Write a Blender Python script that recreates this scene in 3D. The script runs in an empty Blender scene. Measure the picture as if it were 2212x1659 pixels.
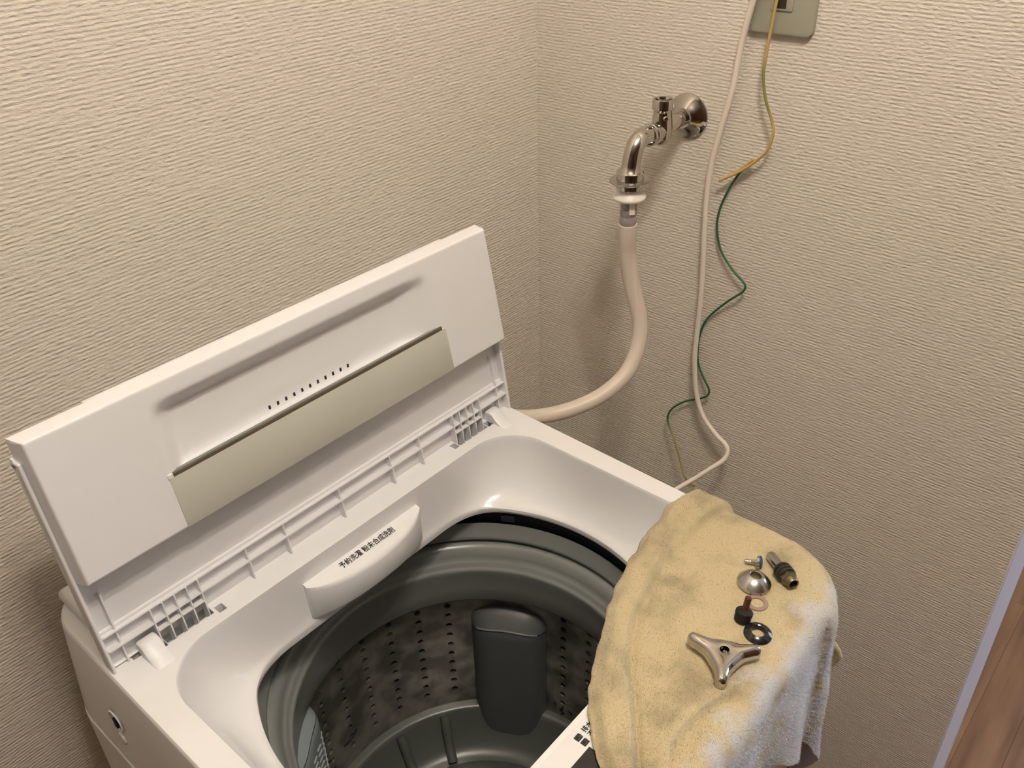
import bpy, bmesh, math, random
from mathutils import Vector, Matrix, noise
random.seed(7)
D = bpy.data
sc = bpy.context.scene
COL = sc.collection
ZD = 0.88            # height of the machine's top deck above the floor (everything below is written relative to the deck)

# ------------------------------------------------------------------ camera, world, lights, exposure
cam_d = D.cameras.new('camera'); cam = D.objects.new('camera', cam_d); COL.objects.link(cam)
RX = Vector((0.6504637, -0.7591509, -0.0242241)); RY = Vector((-0.4231023, -0.3356716, -0.8416110)); RZ = Vector((0.6307784, 0.5576867, -0.5395407))
M = Matrix.Identity(4)
for i in range(3):
    M[i][0] = RX[i]; M[i][1] = -RY[i]; M[i][2] = -RZ[i]
M.translation = (-0.14837, -0.60236, 0.61082 + ZD)
cam.matrix_world = M
cam_d.sensor_width = 36; cam_d.lens = 1900 / 2212 * 36; cam_d.clip_start = 0.01
sc.camera = cam

w = D.worlds.new('world'); sc.world = w; w.use_nodes = True
w.node_tree.nodes['Background'].inputs[0].default_value = (0.80, 0.88, 1.0, 1)
w.node_tree.nodes['Background'].inputs[1].default_value = 0.6

def area(name, loc, target, size, power, color, sy=None):
    l = D.lights.new(name, 'AREA'); l.energy = power; l.color = color; l.size = size
    if sy: l.shape = 'RECTANGLE'; l.size_y = sy
    o = D.objects.new(name, l); COL.objects.link(o); o.location = Vector(loc) + Vector((0, 0, ZD))
    o.rotation_euler = (Vector(target) - Vector(loc)).to_track_quat('-Z', 'Y').to_euler()
    return o
area('hall_daylight', (2.74, -1.72, 0.40), (0.0, -1.72, 0.40), 1.0, 34, (0.68, 0.79, 1.0), 1.4)   # daylight entering by the hall window
LAMP = (0.08, -0.64, 1.44); LAMP_W = 7.7; LAMP_C = (1.0, 0.895, 0.765)
vs = sc.view_settings
vs.view_transform = 'Standard'; vs.look = 'None'; vs.exposure = 0.0; vs.gamma = 1.0; vs.use_curve_mapping = False

# ------------------------------------------------------------------ materials
def mat(name, col, rough=.5, metal=0, spec=.5, **k):
    m = D.materials.new(name); m.use_nodes = True
    b = m.node_tree.nodes['Principled BSDF']
    b.inputs['Base Color'].default_value = (*col, 1); b.inputs['Roughness'].default_value = rough
    b.inputs['Metallic'].default_value = metal; b.inputs['Specular IOR Level'].default_value = spec
    for kk, v in k.items(): b.inputs[kk.replace('_', ' ')].default_value = v
    return m
def nodes(m): return m.node_tree.nodes, m.node_tree.links, m.node_tree.nodes['Principled BSDF']
def add(n, t, **k):
    x = n.new(t)
    for a, b in k.items(): setattr(x, a, b)
    return x
def bump_noise(m, scale=(1, 1, 1), nscale=100, strength=.3, dist=.001, detail=3, rough=.5):
    n, l, b = nodes(m)
    tc = add(n, 'ShaderNodeTexCoord'); mp = add(n, 'ShaderNodeMapping'); mp.inputs['Scale'].default_value = scale
    nz = add(n, 'ShaderNodeTexNoise'); nz.inputs['Scale'].default_value = nscale; nz.inputs['Detail'].default_value = detail; nz.inputs['Roughness'].default_value = rough
    bp = add(n, 'ShaderNodeBump'); bp.inputs['Strength'].default_value = strength; bp.inputs['Distance'].default_value = dist
    l.new(tc.outputs['Object'], mp.inputs[0]); l.new(mp.outputs[0], nz.inputs[0]); l.new(nz.outputs[0], bp.inputs['Height']); l.new(bp.outputs[0], b.inputs['Normal'])
    return nz, bp
def col_noise(m, c1, c2, scale=(1, 1, 1), nscale=10, lo=.35, hi=.65, detail=4):
    n, l, b = nodes(m)
    tc = add(n, 'ShaderNodeTexCoord'); mp = add(n, 'ShaderNodeMapping'); mp.inputs['Scale'].default_value = scale
    nz = add(n, 'ShaderNodeTexNoise'); nz.inputs['Scale'].default_value = nscale; nz.inputs['Detail'].default_value = detail
    cr = add(n, 'ShaderNodeValToRGB'); cr.color_ramp.elements[0].position = lo; cr.color_ramp.elements[1].position = hi
    cr.color_ramp.elements[0].color = (*c1, 1); cr.color_ramp.elements[1].color = (*c2, 1)
    l.new(tc.outputs['Object'], mp.inputs[0]); l.new(mp.outputs[0], nz.inputs[0]); l.new(nz.outputs[0], cr.inputs[0]); l.new(cr.outputs[0], b.inputs['Base Color'])
    return cr

def wallpaper(name):
    m = mat(name, (.68, .63, .555), .85, spec=.25)
    n, l, b = nodes(m)
    tc = add(n, 'ShaderNodeTexCoord')
    def nz(scale, ns, det):
        mp = add(n, 'ShaderNodeMapping'); mp.inputs['Scale'].default_value = scale
        x = add(n, 'ShaderNodeTexNoise'); x.inputs['Scale'].default_value = ns; x.inputs['Detail'].default_value = det
        l.new(tc.outputs['Object'], mp.inputs[0]); l.new(mp.outputs[0], x.inputs[0]); return x
    thread = nz((155, 155, 400), 1.0, 3)                     # short horizontal threads
    mp = add(n, 'ShaderNodeMapping'); l.new(tc.outputs['Object'], mp.inputs[0])
    wob = nz((22, 22, 22), 1.0, 1)
    sep = add(n, 'ShaderNodeSeparateXYZ'); l.new(tc.outputs['Object'], sep.inputs[0])
    m1 = add(n, 'ShaderNodeMath', operation='MULTIPLY_ADD'); l.new(wob.outputs[0], m1.inputs[0]); m1.inputs[1].default_value = 4.0; 
    m0 = add(n, 'ShaderNodeMath', operation='MULTIPLY'); l.new(sep.outputs['Z'], m0.inputs[0]); m0.inputs[1].default_value = 2 * math.pi / .0039
    l.new(m0.outputs[0], m1.inputs[2])
    sn = add(n, 'ShaderNodeMath', operation='SINE'); l.new(m1.outputs[0], sn.inputs[0])
    mm = add(n, 'ShaderNodeMath', operation='MULTIPLY_ADD'); l.new(sn.outputs[0], mm.inputs[0]); mm.inputs[1].default_value = .09; l.new(thread.outputs[0], mm.inputs[2])
    bp = add(n, 'ShaderNodeBump'); bp.inputs['Strength'].default_value = .55; bp.inputs['Distance'].default_value = .0028
    l.new(mm.outputs[0], bp.inputs['Height']); l.new(bp.outputs[0], b.inputs['Normal'])
    return m
WP = wallpaper('woven_wallpaper')
DIMW = mat('fill_dimming_wall', (.17, .10, .06), .5)  # invented dark wood finish on the unseen walls, cuts the fill light
col_noise(DIMW, (.12, .07, .04), (.22, .13, .075), (20, 20, 2), 1.5)
WHITE = mat('white_plastic', (.80, .80, .815), .38)
GLOSS = mat('glossy_white_plastic', (.80, .80, .81), .16)
STEELW = mat('painted_steel', (.76, .76, .79), .3)
GLASS = mat('tinted_lid_glass', (.54, .54, .48), .06)
BROWN = mat('brown_edge_strip', (.10, .075, .05), .35)
BLACK = mat('black_hole', (.008, .008, .010), .6)
INK = mat('printed_ink', (.012, .010, .010), .5)
GREY = mat('grey_plastic', (.188, .198, .192), .28)
DGREY = mat('dark_grey_plastic', (.085, .093, .095), .42)
BASEG = mat('grey_green_plastic', (.075, .083, .077), .33)
DTUB = mat('outer_tub_plastic', (.022, .025, .035), .5)
BLUEG = mat('blue_grey_mesh', (.26, .31, .33), .45)
SLATM = mat('pale_mesh', (.42, .47, .49), .4)
STEEL = mat('stainless_steel', (.30, .28, .26), .36, .75)
col_noise(STEEL, (.20, .185, .17), (.48, .45, .41), (1, 1, 1), 26, .38, .62)
CHROME = mat('chrome', (.56, .53, .49), .07, 1.0)
SATIN = mat('satin_nickel', (.50, .49, .46), .24, 1.0)
BRASS = mat('tarnished_brass', (.20, .17, .11), .38, 1.0)
DARKM = mat('dark_metal', (.05, .045, .04), .4, .6)
RUBBER = mat('black_rubber', (.010, .009, .009), .6, spec=.3)
BLKGLOSS = mat('black_glossy_ring', (.012, .012, .014), .12)
BROWNPL = mat('red_brown_plastic', (.075, .022, .014), .35)
FIBRE = mat('grey_brown_fibre', (.30, .21, .175), .7)
BLUEPL = mat('blue_cap', (.01, .07, .16), .4)
CORDW = mat('cream_pvc', (.80, .72, .64), .45)
HOSEM = mat('cream_hose_pvc', (.64, .56, .48), .38)
WIREY = mat('yellow_pvc', (.52, .36, .10), .45)
WIREG = mat('green_pvc', (.020, .115, .040), .45)
def two_tone(m, stops):   # two-coloured insulation: bands along the hanging wire
    n, l, b = nodes(m); tc = add(n, 'ShaderNodeTexCoord'); sp = add(n, 'ShaderNodeSeparateXYZ'); mr = add(n, 'ShaderNodeMapRange'); cr_ = add(n, 'ShaderNodeValToRGB')
    mr.inputs['From Min'].default_value = -.3; mr.inputs['From Max'].default_value = .5
    l.new(tc.outputs['Object'], sp.inputs[0]); l.new(sp.outputs['Z'], mr.inputs['Value']); l.new(mr.outputs[0], cr_.inputs[0]); l.new(cr_.outputs[0], b.inputs['Base Color'])
    e = cr_.color_ramp.elements
    while len(e) < len(stops): e.new(.5)
    for q, (z, c) in zip(e, stops): q.position = (z + .3) / .8; q.color = (*c, 1)
_G, _Y, _O = (.018, .105, .040), (.50, .36, .12), (.20, .19, .06)
two_tone(WIREG, [(-.3, _G), (-.197, _G), (-.190, (.34, .27, .09)), (-.135, (.34, .27, .09)), (-.112, _G), (.5, _G)])
two_tone(WIREY, [(-.3, _Y), (.315, _Y), (.340, _O), (.375, _O), (.395, _Y), (.5, _Y)])
PLATE = mat('beige_plastic', (.36, .35, .275), .45)
CLEARG = mat('clear_grey_plastic', (.30, .27, .25), .15)
WPL = mat('white_nylon', (.85, .80, .74), .4)
JAMB = mat('white_trim_film', (.80, .79, .87), .5)
CEIL = mat('white_ceiling', (.78, .74, .68), .9)
bump_noise(JAMB, nscale=300, strength=.15, dist=.0006)
WOOD = mat('oak_plank', (.33, .18, .085), .42)
wc = col_noise(WOOD, (.175, .085, .040), (.34, .185, .09), (2.2, 22, 22), 1.6, .30, .72, 6)
TOWEL = mat('yellow_terry', (.74, .62, .36), .95, spec=.1)
TOWEL.node_tree.nodes['Principled BSDF'].inputs['Sheen Weight'].default_value = .25
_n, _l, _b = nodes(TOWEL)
bump_noise(TOWEL, nscale=620, strength=.38, dist=.0022, detail=2)
cr = col_noise(TOWEL, (.35, .295, .185), (.53, .445, .275), (1, 1, 1), 24, .30, .52, 5)

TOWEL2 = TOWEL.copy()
# cool daylight painted into the front of the towel, with some bleaching
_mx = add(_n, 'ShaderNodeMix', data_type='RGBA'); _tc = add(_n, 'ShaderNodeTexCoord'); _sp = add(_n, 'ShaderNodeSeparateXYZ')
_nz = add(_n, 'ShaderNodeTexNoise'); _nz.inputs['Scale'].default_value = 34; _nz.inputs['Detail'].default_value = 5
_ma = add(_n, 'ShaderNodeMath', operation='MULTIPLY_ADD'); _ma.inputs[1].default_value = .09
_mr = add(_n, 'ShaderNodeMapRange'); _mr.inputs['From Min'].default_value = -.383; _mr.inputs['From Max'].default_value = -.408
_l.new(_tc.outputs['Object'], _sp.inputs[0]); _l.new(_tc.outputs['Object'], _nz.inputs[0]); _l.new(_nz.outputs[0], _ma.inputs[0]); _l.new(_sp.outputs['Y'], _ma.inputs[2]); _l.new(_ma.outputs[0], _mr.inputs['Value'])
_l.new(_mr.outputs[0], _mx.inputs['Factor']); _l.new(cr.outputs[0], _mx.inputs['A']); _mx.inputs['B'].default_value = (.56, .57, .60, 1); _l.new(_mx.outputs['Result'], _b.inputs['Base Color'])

# ------------------------------------------------------------------ helpers
def setp(o, label=None, cat=None, group=None, kind=None):
    if label: o['label'] = label
    if cat: o['category'] = cat
    if group: o['group'] = group
    if kind: o['kind'] = kind
    return o
def empty(name, loc=(0, 0, 0)):
    o = D.objects.new(name, None); COL.objects.link(o); o.location = loc; o.empty_display_size = .05; return o
def mk(name, verts, faces, m, parent=None, smooth=True, ang=35):
    me = D.meshes.new(name); me.from_pydata([tuple(v) for v in verts], [], faces); me.validate(); 
    bm = bmesh.new(); bm.from_mesh(me); bmesh.ops.remove_doubles(bm, verts=bm.verts, dist=1e-6); bmesh.ops.recalc_face_normals(bm, faces=bm.faces); bm.to_mesh(me); bm.free()
    return fin(name, me, m, parent, smooth, ang)
def fin(name, me, m, parent=None, smooth=True, ang=35):
    if m: me.materials.append(m)
    if smooth:
        for p in me.polygons: p.use_smooth = True
        me.set_sharp_from_angle(angle=math.radians(ang))
    o = D.objects.new(name, me); COL.objects.link(o)
    if parent:
        o.parent = parent
        lv = parent.location.copy(); q = parent.parent
        while q: lv += q.location; q = q.parent
        o.location = -lv                      # meshes are written in scene coordinates
    return o
def loft(rings, closed=True, loop=False, capa=False, capb=False):
    n = len(rings[0]); v = [p for r in rings for p in r]; f = []
    R_ = len(rings)
    for i in range(R_ if loop else R_ - 1):
        a = i * n; b = ((i + 1) % R_) * n
        for j in range(n if closed else n - 1):
            k = (j + 1) % n; f.append((a + j, a + k, b + k, b + j))
    if capa: f.append(tuple(range(n)))
    if capb: f.append(tuple((R_ - 1) * n + j for j in range(n)))
    return v, f
def frame(axis):
    z = Vector(axis).normalized(); x = z.orthogonal().normalized(); return x, z.cross(x), z
def lathe(prof, o=(0, 0, 0), axis=(0, 0, 1), seg=48, a0=0, a1=None):
    x, y, z = frame(axis); o = Vector(o); rings = []
    full = a1 is None; a1 = 2 * math.pi if full else a1
    ns = seg if full else seg + 1
    for r, h in prof:
        rings.append([o + z * h + (x * math.cos(a0 + (a1 - a0) * k / seg) + y * math.sin(a0 + (a1 - a0) * k / seg)) * max(r, 1e-5) for k in range(ns)])
    return loft(rings, closed=full)
def lathe_z(prof, cx, cy, seg=96):
    return loft([[Vector((cx + r * math.cos(2 * math.pi * k / seg), cy + r * math.sin(2 * math.pi * k / seg), z)) for k in range(seg)] for r, z in prof])
def cat(pts, n=10):
    P = [Vector(p) for p in pts]; out = []
    for i in range(len(P) - 1):
        p0 = P[max(i - 1, 0)]; p1 = P[i]; p2 = P[i + 1]; p3 = P[min(i + 2, len(P) - 1)]
        for k in range(n):
            t = k / n
            out.append(.5 * ((2 * p1) + (p2 - p0) * t + (2 * p0 - 5 * p1 + 4 * p2 - p3) * t * t + (3 * p1 - p0 - 3 * p2 + p3) * t ** 3))
    out.append(P[-1]); return out
def tube(pts, rad, seg=16, n=10, flat=1.0, cap=True):
    path = cat(pts, n); N = len(path); rings = []
    t0 = (path[1] - path[0]).normalized(); u = t0.orthogonal().normalized()
    for i, p in enumerate(path):
        t = (path[min(i + 1, N - 1)] - path[max(i - 1, 0)]).normalized()
        u = (u - t * u.dot(t)).normalized(); vv = t.cross(u)
        r = rad(i / (N - 1)) if callable(rad) else rad
        rings.append([p + (u * math.cos(2 * math.pi * k / seg) * flat + vv * math.sin(2 * math.pi * k / seg)) * r for k in range(seg)])
    return loft(rings, capa=cap, capb=cap)
def box(lo, hi, bev=0.0, seg=2):
    bm = bmesh.new(); bmesh.ops.create_cube(bm, size=1)
    for v in bm.verts: v.co = Vector([lo[i] + (v.co[i] + .5) * (hi[i] - lo[i]) for i in range(3)])
    if bev: bmesh.ops.bevel(bm, geom=bm.edges[:], offset=bev, segments=seg, affect='EDGES', profile=.5)
    bm.verts.index_update()
    v = [x.co.copy() for x in bm.verts]; f = [tuple(q.index for q in p.verts) for p in bm.faces]; bm.free(); return v, f
def xf(vf, o, ax, ay, az):
    o = Vector(o); ax, ay, az = Vector(ax), Vector(ay), Vector(az)
    return [o + ax * p[0] + ay * p[1] + az * p[2] for p in vf[0]], vf[1]
def join(*vfs):
    V = []; F = []
    for v, f in vfs:
        k = len(V); V += list(v); F += [tuple(i + k for i in q) for q in f]
    return V, F
def rrect(x0, x1, y0, y1, r, angs, c):
    """rounded rectangle sampled along given directions from point c"""
    out = []
    for a in angs:
        dx, dy = math.cos(a), math.sin(a); lo, hi = 0, 2
        for _ in range(40):
            m = (lo + hi) / 2; x = c[0] + dx * m; y = c[1] + dy * m
            qx = abs(x - (x0 + x1) / 2) - (x1 - x0) / 2 + r; qy = abs(y - (y0 + y1) / 2) - (y1 - y0) / 2 + r
            d = math.hypot(max(qx, 0), max(qy, 0)) + min(max(qx, qy), 0) - r
            if d < 0: lo = m
            else: hi = m
        out.append((c[0] + dx * lo, c[1] + dy * lo))
    return out
def smoothstep(a, b, x):
    t = min(max((x - a) / (b - a), 0), 1); return t * t * (3 - 2 * t)
def text_mesh(body, size, align='LEFT'):
    cu = D.curves.new('t', 'FONT'); cu.body = body; cu.size = size; cu.extrude = 0; cu.resolution_u = 3; cu.align_x = align
    o = D.objects.new('t', cu); COL.objects.link(o); bpy.context.view_layer.update()
    me = D.meshes.new_from_object(o.evaluated_get(bpy.context.evaluated_depsgraph_get()))
    D.objects.remove(o); D.curves.remove(cu)
    v = [x.co.copy() for x in me.vertices]; f = [tuple(p.vertices) for p in me.polygons]; D.meshes.remove(me)
    sh = lambda a, b: ([p + Vector((a * size, b * size, 0)) for p in v], f)      # thicken the strokes to a bold weight
    return join((v, f), sh(.026, 0), sh(0, .024), sh(.026, .024))

# ------------------------------------------------------------------ the room
XW, YW = 0.78, 0.158
FL, CE = -ZD, 1.50
def struct(name, vf, m): o = mk(name, *vf, m, smooth=False); o['kind'] = 'structure'; return o
struct('wall_back', box((-2.35, YW, FL), (XW + .24, YW + .1, CE)), WP)
struct('wall_right', box((XW, -.541, FL), (XW + .239, YW, CE)), WP)
struct('wall_left', box((-2.35, -3.4, FL), (-2.25, YW, CE)), DIMW)
struct('wall_front', box((-2.25, -3.4, FL), (2.88, -3.3, CE)), DIMW)
struct('wall_right_far', box((XW, -3.3, FL), (XW + .24, -1.42, CE)), WP)
struct('ceiling', box((-2.35, -3.4, CE), (2.88, YW + .1, CE + .05)), CEIL)
fl = struct('floor', box((-2.35, -3.4, FL - .04), (2.88, .25, FL - .012)), WOOD)
jb = struct('trim_1', box((XW - .0005, -.5435, FL), (XW + .24, -.541, CE), .0008, 1), JAMB)
struct('wall_hall', box((XW + .24, .15, FL), (2.88, .25, CE)), WP)
struct('wall_hall_end', join(box((2.78, -3.3, FL), (2.88, -2.22, CE)), box((2.78, -1.22, FL), (2.88, .15, CE)), box((2.78, -2.22, FL), (2.88, -1.22, -.30)), box((2.78, -2.22, 1.10), (2.88, -1.22, CE))), WP)
struct('window_1', join(box((2.80, -2.22, -.30), (2.85, -2.18, 1.10)), box((2.80, -1.26, -.30), (2.85, -1.22, 1.10)), box((2.80, -2.18, -.30), (2.85, -1.26, -.26)), box((2.80, -2.18, 1.06), (2.85, -1.26, 1.10)), box((2.81, -1.74, -.26), (2.84, -1.70, 1.06))), JAMB)
# floor boards seen through the doorway (boards run away from the machine), shared mesh data
pv = box((0, 0, 0), (.9096, .0752, .012), .0003, 1)
proto = None; row = 0
y = -1.30
while y < .05:
    x = XW + .02 - (row * .37 % .9)
    while x < 2.0:
        if x + .909 > XW - .3:
            if proto is None:
                proto = mk('plank', *pv, WOOD, smooth=False); o = proto
            else:
                o = proto.copy(); COL.objects.link(o)
            o.parent = fl; o.location = (x, y, FL - .012)
        x += .910
    y += .0755; row += 1

# ceiling lamp with three bulbs (out of view, lights the room)
LC = Vector(LAMP)
EM = D.materials.new('lamp_glow'); EM.use_nodes = True
eb = EM.node_tree.nodes['Principled BSDF']; eb.inputs['Emission Color'].default_value = (*LAMP_C, 1); eb.inputs['Emission Strength'].default_value = 330 * LAMP_W / 6
lamp = empty('ceiling_lamp', (LC.x, LC.y, CE - .001)); setp(lamp, 'three-bulb ceiling lamp on the washroom ceiling', 'lamp')
mk('base', *lathe([(0, 0), (.11, 0), (.11, -.02), (.09, -.028), (0, -.028)], (LC.x, LC.y, CE), (0, 0, 1)), WHITE, lamp)
for k in range(3):
    a = 2 * math.pi * k / 3 + .5; p = LC + Vector((.085 * math.cos(a), .085 * math.sin(a), 0))
    mk('socket', *lathe([(.016, 0), (.016, .034), (0, .034)], p + Vector((0, 0, -.002)), (0, 0, 1), 20), WHITE, lamp)
    mk('bulb', *lathe([(.001, -.074), (.014, -.070), (.025, -.058), (.030, -.042), (.026, -.022), (.016, -.004), (.001, 0)], p, (0, 0, 1), 14), EM, lamp)

# ------------------------------------------------------------------ washing machine
wm = empty('washing_machine', (0.2625, -0.15, FL))
setp(wm, 'white top-loading washing machine with its folding lid open', 'washing machine')
CX, CY = .2625, -.168
NA = 360
cc = (CX, -.18)
angs = [2 * math.pi * k / NA for k in range(NA)]
def outer(ins, z, rad=.03, skew=True, grow=0):
    P = rrect(-.003 + ins - grow, .526 - ins + grow * .25, -.434 + ins - grow * .3, .128 - ins * .6 + grow, rad, angs, cc)
    out = []
    for x, y in P:
        if skew:
            k = (.0 - y) / .43
            x = x - .010 * k * smoothstep(.05, .4, x) - .003 * k
        out.append(Vector((x, y, z)))
    return out
basin = rrect(.024, .494, -.336, -.025, .055, angs, cc)
hole = []
for a in angs:
    dx, dy = math.cos(a), math.sin(a); lo, hi = 0, 1
    for _ in range(40):
        m_ = (lo + hi) / 2; x = cc[0] + dx * m_; y = cc[1] + dy * m_
        d1 = math.hypot(x - CX, y - CY) - .202; d2 = max(y + .033, -.334 - y); kk = .03
        h_ = max(kk - abs(d1 - d2), 0) / kk; d = max(d1, d2) + h_ * h_ * kk * .25
        if d < 0: lo = m_
        else: hi = m_
    hole.append((cc[0] + dx * lo, cc[1] + dy * lo))
rings = [outer(.004, -.123, .05, grow=.010), outer(0, -.119, .05, grow=.008), outer(0, -.06, .05, grow=.004), outer(0, -.004, .05), outer(.0006, -.0016, .05), outer(.0020, 0, .05)]
for h_, v_ in [(-.012, .0), (0, .01), (.02, .05), (.05, .14), (.12, .30), (.25, .52), (.45, .74), (.68, .90), (.86, .975), (.95, 1.0), (1.0, 1.03), (1.01, 1.08), (.98, 1.13)]:
    rings.append([Vector((b[0] + (g[0] - b[0]) * h_, b[1] + (g[1] - b[1]) * h_, -.07 * v_)) for b, g in zip(basin, hole)])
rings.append([Vector((g[0] + (b[0] - g[0]) * .6, g[1] + (b[1] - g[1]) * .6, -.080)) for b, g in zip(basin, hole)])
rings.append(outer(.012, -.085, .03)); rings.append(outer(.006, -.123, .03, grow=.006))
v, f = loft(rings, loop=True)
deck = mk('top_frame', v, f, GLOSS, wm, ang=28)
# real slots in the deck where the hinges enter
cut = D.objects.new('cut', D.meshes.new('cut')); COL.objects.link(cut)
cv, cf = join(box((.0995, -.0145, -.066), (.1075, -.0045, .02)), box((.040, -.011, -.066), (.0485, .004, .02)), box((.049, -.010, -.066), (.0965, .010, .02)),
              box((.0195, -.003, -.066), (.0275, .003, .02)),
              box((.4190, -.0105, -.066), (.4265, -.001, .02)), box((.4275, -.0105, -.066), (.4755, .010, .02)), box((.4765, -.011, -.066), (.489, -.001, .02)),
              box((.006, .012, -.066), (.52, .034, .02)))
cut.data.from_pydata([tuple(p) for p in cv], [], cf)
bm = bmesh.new(); bm.from_mesh(cut.data); bmesh.ops.recalc_face_normals(bm, faces=bm.faces); bm.to_mesh(cut.data); bm.free()
cut.location = (0, 0, 0)
bo = deck.modifiers.new('b', 'BOOLEAN'); bo.object = cut; bo.operation = 'DIFFERENCE'; bo.solver = 'EXACT'; bo.use_self = True
bpy.context.view_layer.update()
nm = D.meshes.new_from_object(deck.evaluated_get(bpy.context.evaluated_depsgraph_get()))
deck.modifiers.clear(); deck.data = nm; D.objects.remove(cut)
for p in nm.polygons: p.use_smooth = True
nm.set_sharp_from_angle(angle=math.radians(28))
# body below the seam
br = [outer(.003, -.124, .05, grow=.008), outer(0, -.127, .05, grow=.009), outer(0, -.45, .05, grow=.009), outer(0, -.845, .05, grow=.009), outer(.02, -.85, .03)]
mk('cabinet', *loft(br), STEELW, wm, ang=40)
mk('base_frame', *loft([outer(.01, -.845, .03), outer(.01, -.866, .03)]), DGREY, wm)
for fx in (.05, .47):
    for fy in (.08, -.39):
        mk('foot', *lathe([(0, -.88), (.02, -.88), (.022, -.872), (.014, -.866), (0, -.866)], (fx, fy, 0)), RUBBER, wm)
mk('rear_cover', *box((.012, .060, -.004), (.516, .124, .009), .006, 3), WHITE, wm, ang=40)
# grip notch on the left side
nt = mk('side_hook', *lathe([(0, -.002), (.007, -.002), (.010, .0008), (.0115, .0012), (.0125, 0)], (-.0080, .012, -.068), (-1, 0, 0), 24), WHITE, wm)
mk('hook_hole', *box((-.0100, .0095, -.075), (-.006, .0145, -.064)), BLACK, nt, smooth=False)
mk('hook_lip', *lathe([(0, .0014), (.006, .001), (.008, -.001)], (-.0092, .009, -.089), (-1, 0, 0), 20), WHITE, nt)

# detergent drawer
S = 40; rows = []
for i in range(S + 1):
    s = -1 + 2 * i / S; b = max(1 - abs(s) ** 2.2, 0) ** .75 * .0205; q = b / .0205
    x = .260 + s * .0778
    zt = -.0222 - .005 * q; zb = -.0690 + .0075 * q; yf = -.0318 - b
    prof = [(-.020, -.0205), (-.0275, -.0212), (-.030, -.0222), (-.0318 - b * .55, zt + .0022 * q), (yf + .0045 * q, zt + .0010 * q), (yf + .0015 * q, zt - .0012), (yf, zt - .0045), (yf + .001 * q, zb + .004), (yf + .0025, zb), (-.022, zb)]
    rows.append([Vector((x, y_, z_)) for y_, z_ in prof])
dr = mk('detergent_drawer', *loft(rows, closed=True, capa=True, capb=True), WHITE, wm, ang=50)
tv, tf = text_mesh('予約洗濯 粉末合成洗剤', .0082)
wv = max(p.x for p in tv); sx = .0735 / wv
ty = Vector((0, .965, .262)).normalized()
def onface(p):
    x = .2225 + p.x * sx; yy = -.0375 + p.y * 1.02
    s = (x - .260) / .0778; b = max(1 - abs(s) ** 2.2, 0) ** .75 * .0205; q = b / .0205; zt = -.0222 - .005 * q
    # height of the drawer's sloping top at (x, yy)
    pts = [(-.0275, -.0212), (-.030, -.0222), (-.0318 - b * .55, zt + .0022 * q), (-.0318 - b + .0045 * q, zt + .0010 * q)]
    z = pts[-1][1]
    for (ya, za), (yb, zb_) in zip(pts, pts[1:]):
        if yb <= yy <= ya: z = za + (zb_ - za) * (ya - yy) / (ya - yb)
    if yy > pts[0][0]: z = pts[0][1]
    return Vector((x, yy, z + .0005))
mk('lettering', [onface(p) for p in tv], tf, INK, dr, smooth=False)

# control panel on the front of the deck, with its printing
cp = mk('control_panel', *box((.034, -.424, -.001), (.486, -.341, .0012), .001, 2), GLOSS, wm, ang=40)
def flat_text(body, size, x, y, rot=0, m=INK, z=.0016, parent=cp, name='lettering'):
    tv, tf = text_mesh(body, size); c, s = math.cos(rot), math.sin(rot)
    return mk(name, [Vector((x + p.x * c - p.y * s, y + p.x * s + p.y * c, z)) for p in tv], tf, m, parent, smooth=False)
flat_text('排水', .0055, .2115, -.3505); flat_text('不良', .0055, .2115, -.3565)
for yy, tx in ((-.3495, '点滅'), (-.3560, '点灯')):
    mk('indicator', *box((.2035 - .0018, yy - .0022, .0010), (.2035 + .0045, yy + .0030, .0015), .0004, 1), INK, cp)
    flat_text(tx, .0030, .2024, yy - .0009, m=WHITE, z=.0017)
mk('display_window', *box((.118, -.400, .0008), (.204, -.3605, .0017), .0005, 1), BLKGLOSS, cp)

# tub, balancer, drum, pulsator
mk('outer_tub', *lathe_z([(.212, -.080), (.214, -.090), (.216, -.13), (.2135, -.46), (.19, -.52), (.0001, -.525)], CX, CY), DTUB, wm)
_a = math.radians(29.4); _rd = Vector((math.cos(_a), math.sin(_a), 0))
mk('tub_clip', *xf(box((-.006, -.0085, -.0045), (.002, .0085, .0045), .0008, 1), Vector((CX, CY, -.092)) + _rd * .2125, _rd, (-_rd.y, _rd.x, 0), (0, 0, 1)), DTUB, wm)
mk('tub_cover_ring', *lathe_z([(.2095, -.130), (.2095, -.1035), (.2085, -.1015), (.2070, -.1012), (.2040, -.110), (.2010, -.1165), (.2000, -.1190), (.2004, -.1215), (.2030, -.1235), (.211, -.124)], CX, CY), GREY, wm, ang=50)
mk('balancer_ring', *lathe_z([(.211, -.1265), (.200, -.1265), (.1975, -.1275), (.1945, -.1300), (.1920, -.1335), (.1900, -.1385), (.1888, -.1425), (.1868, -.1440), (.1852, -.1460), (.1838, -.1490), (.1822, -.1508), (.1806, -.1520), (.1800, -.1545), (.1808, -.1600), (.1828, -.185), (.1835, -.2045), (.1855, -.2085), (.199, -.210)], CX, CY, 128), GREY, wm, ang=60)
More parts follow.
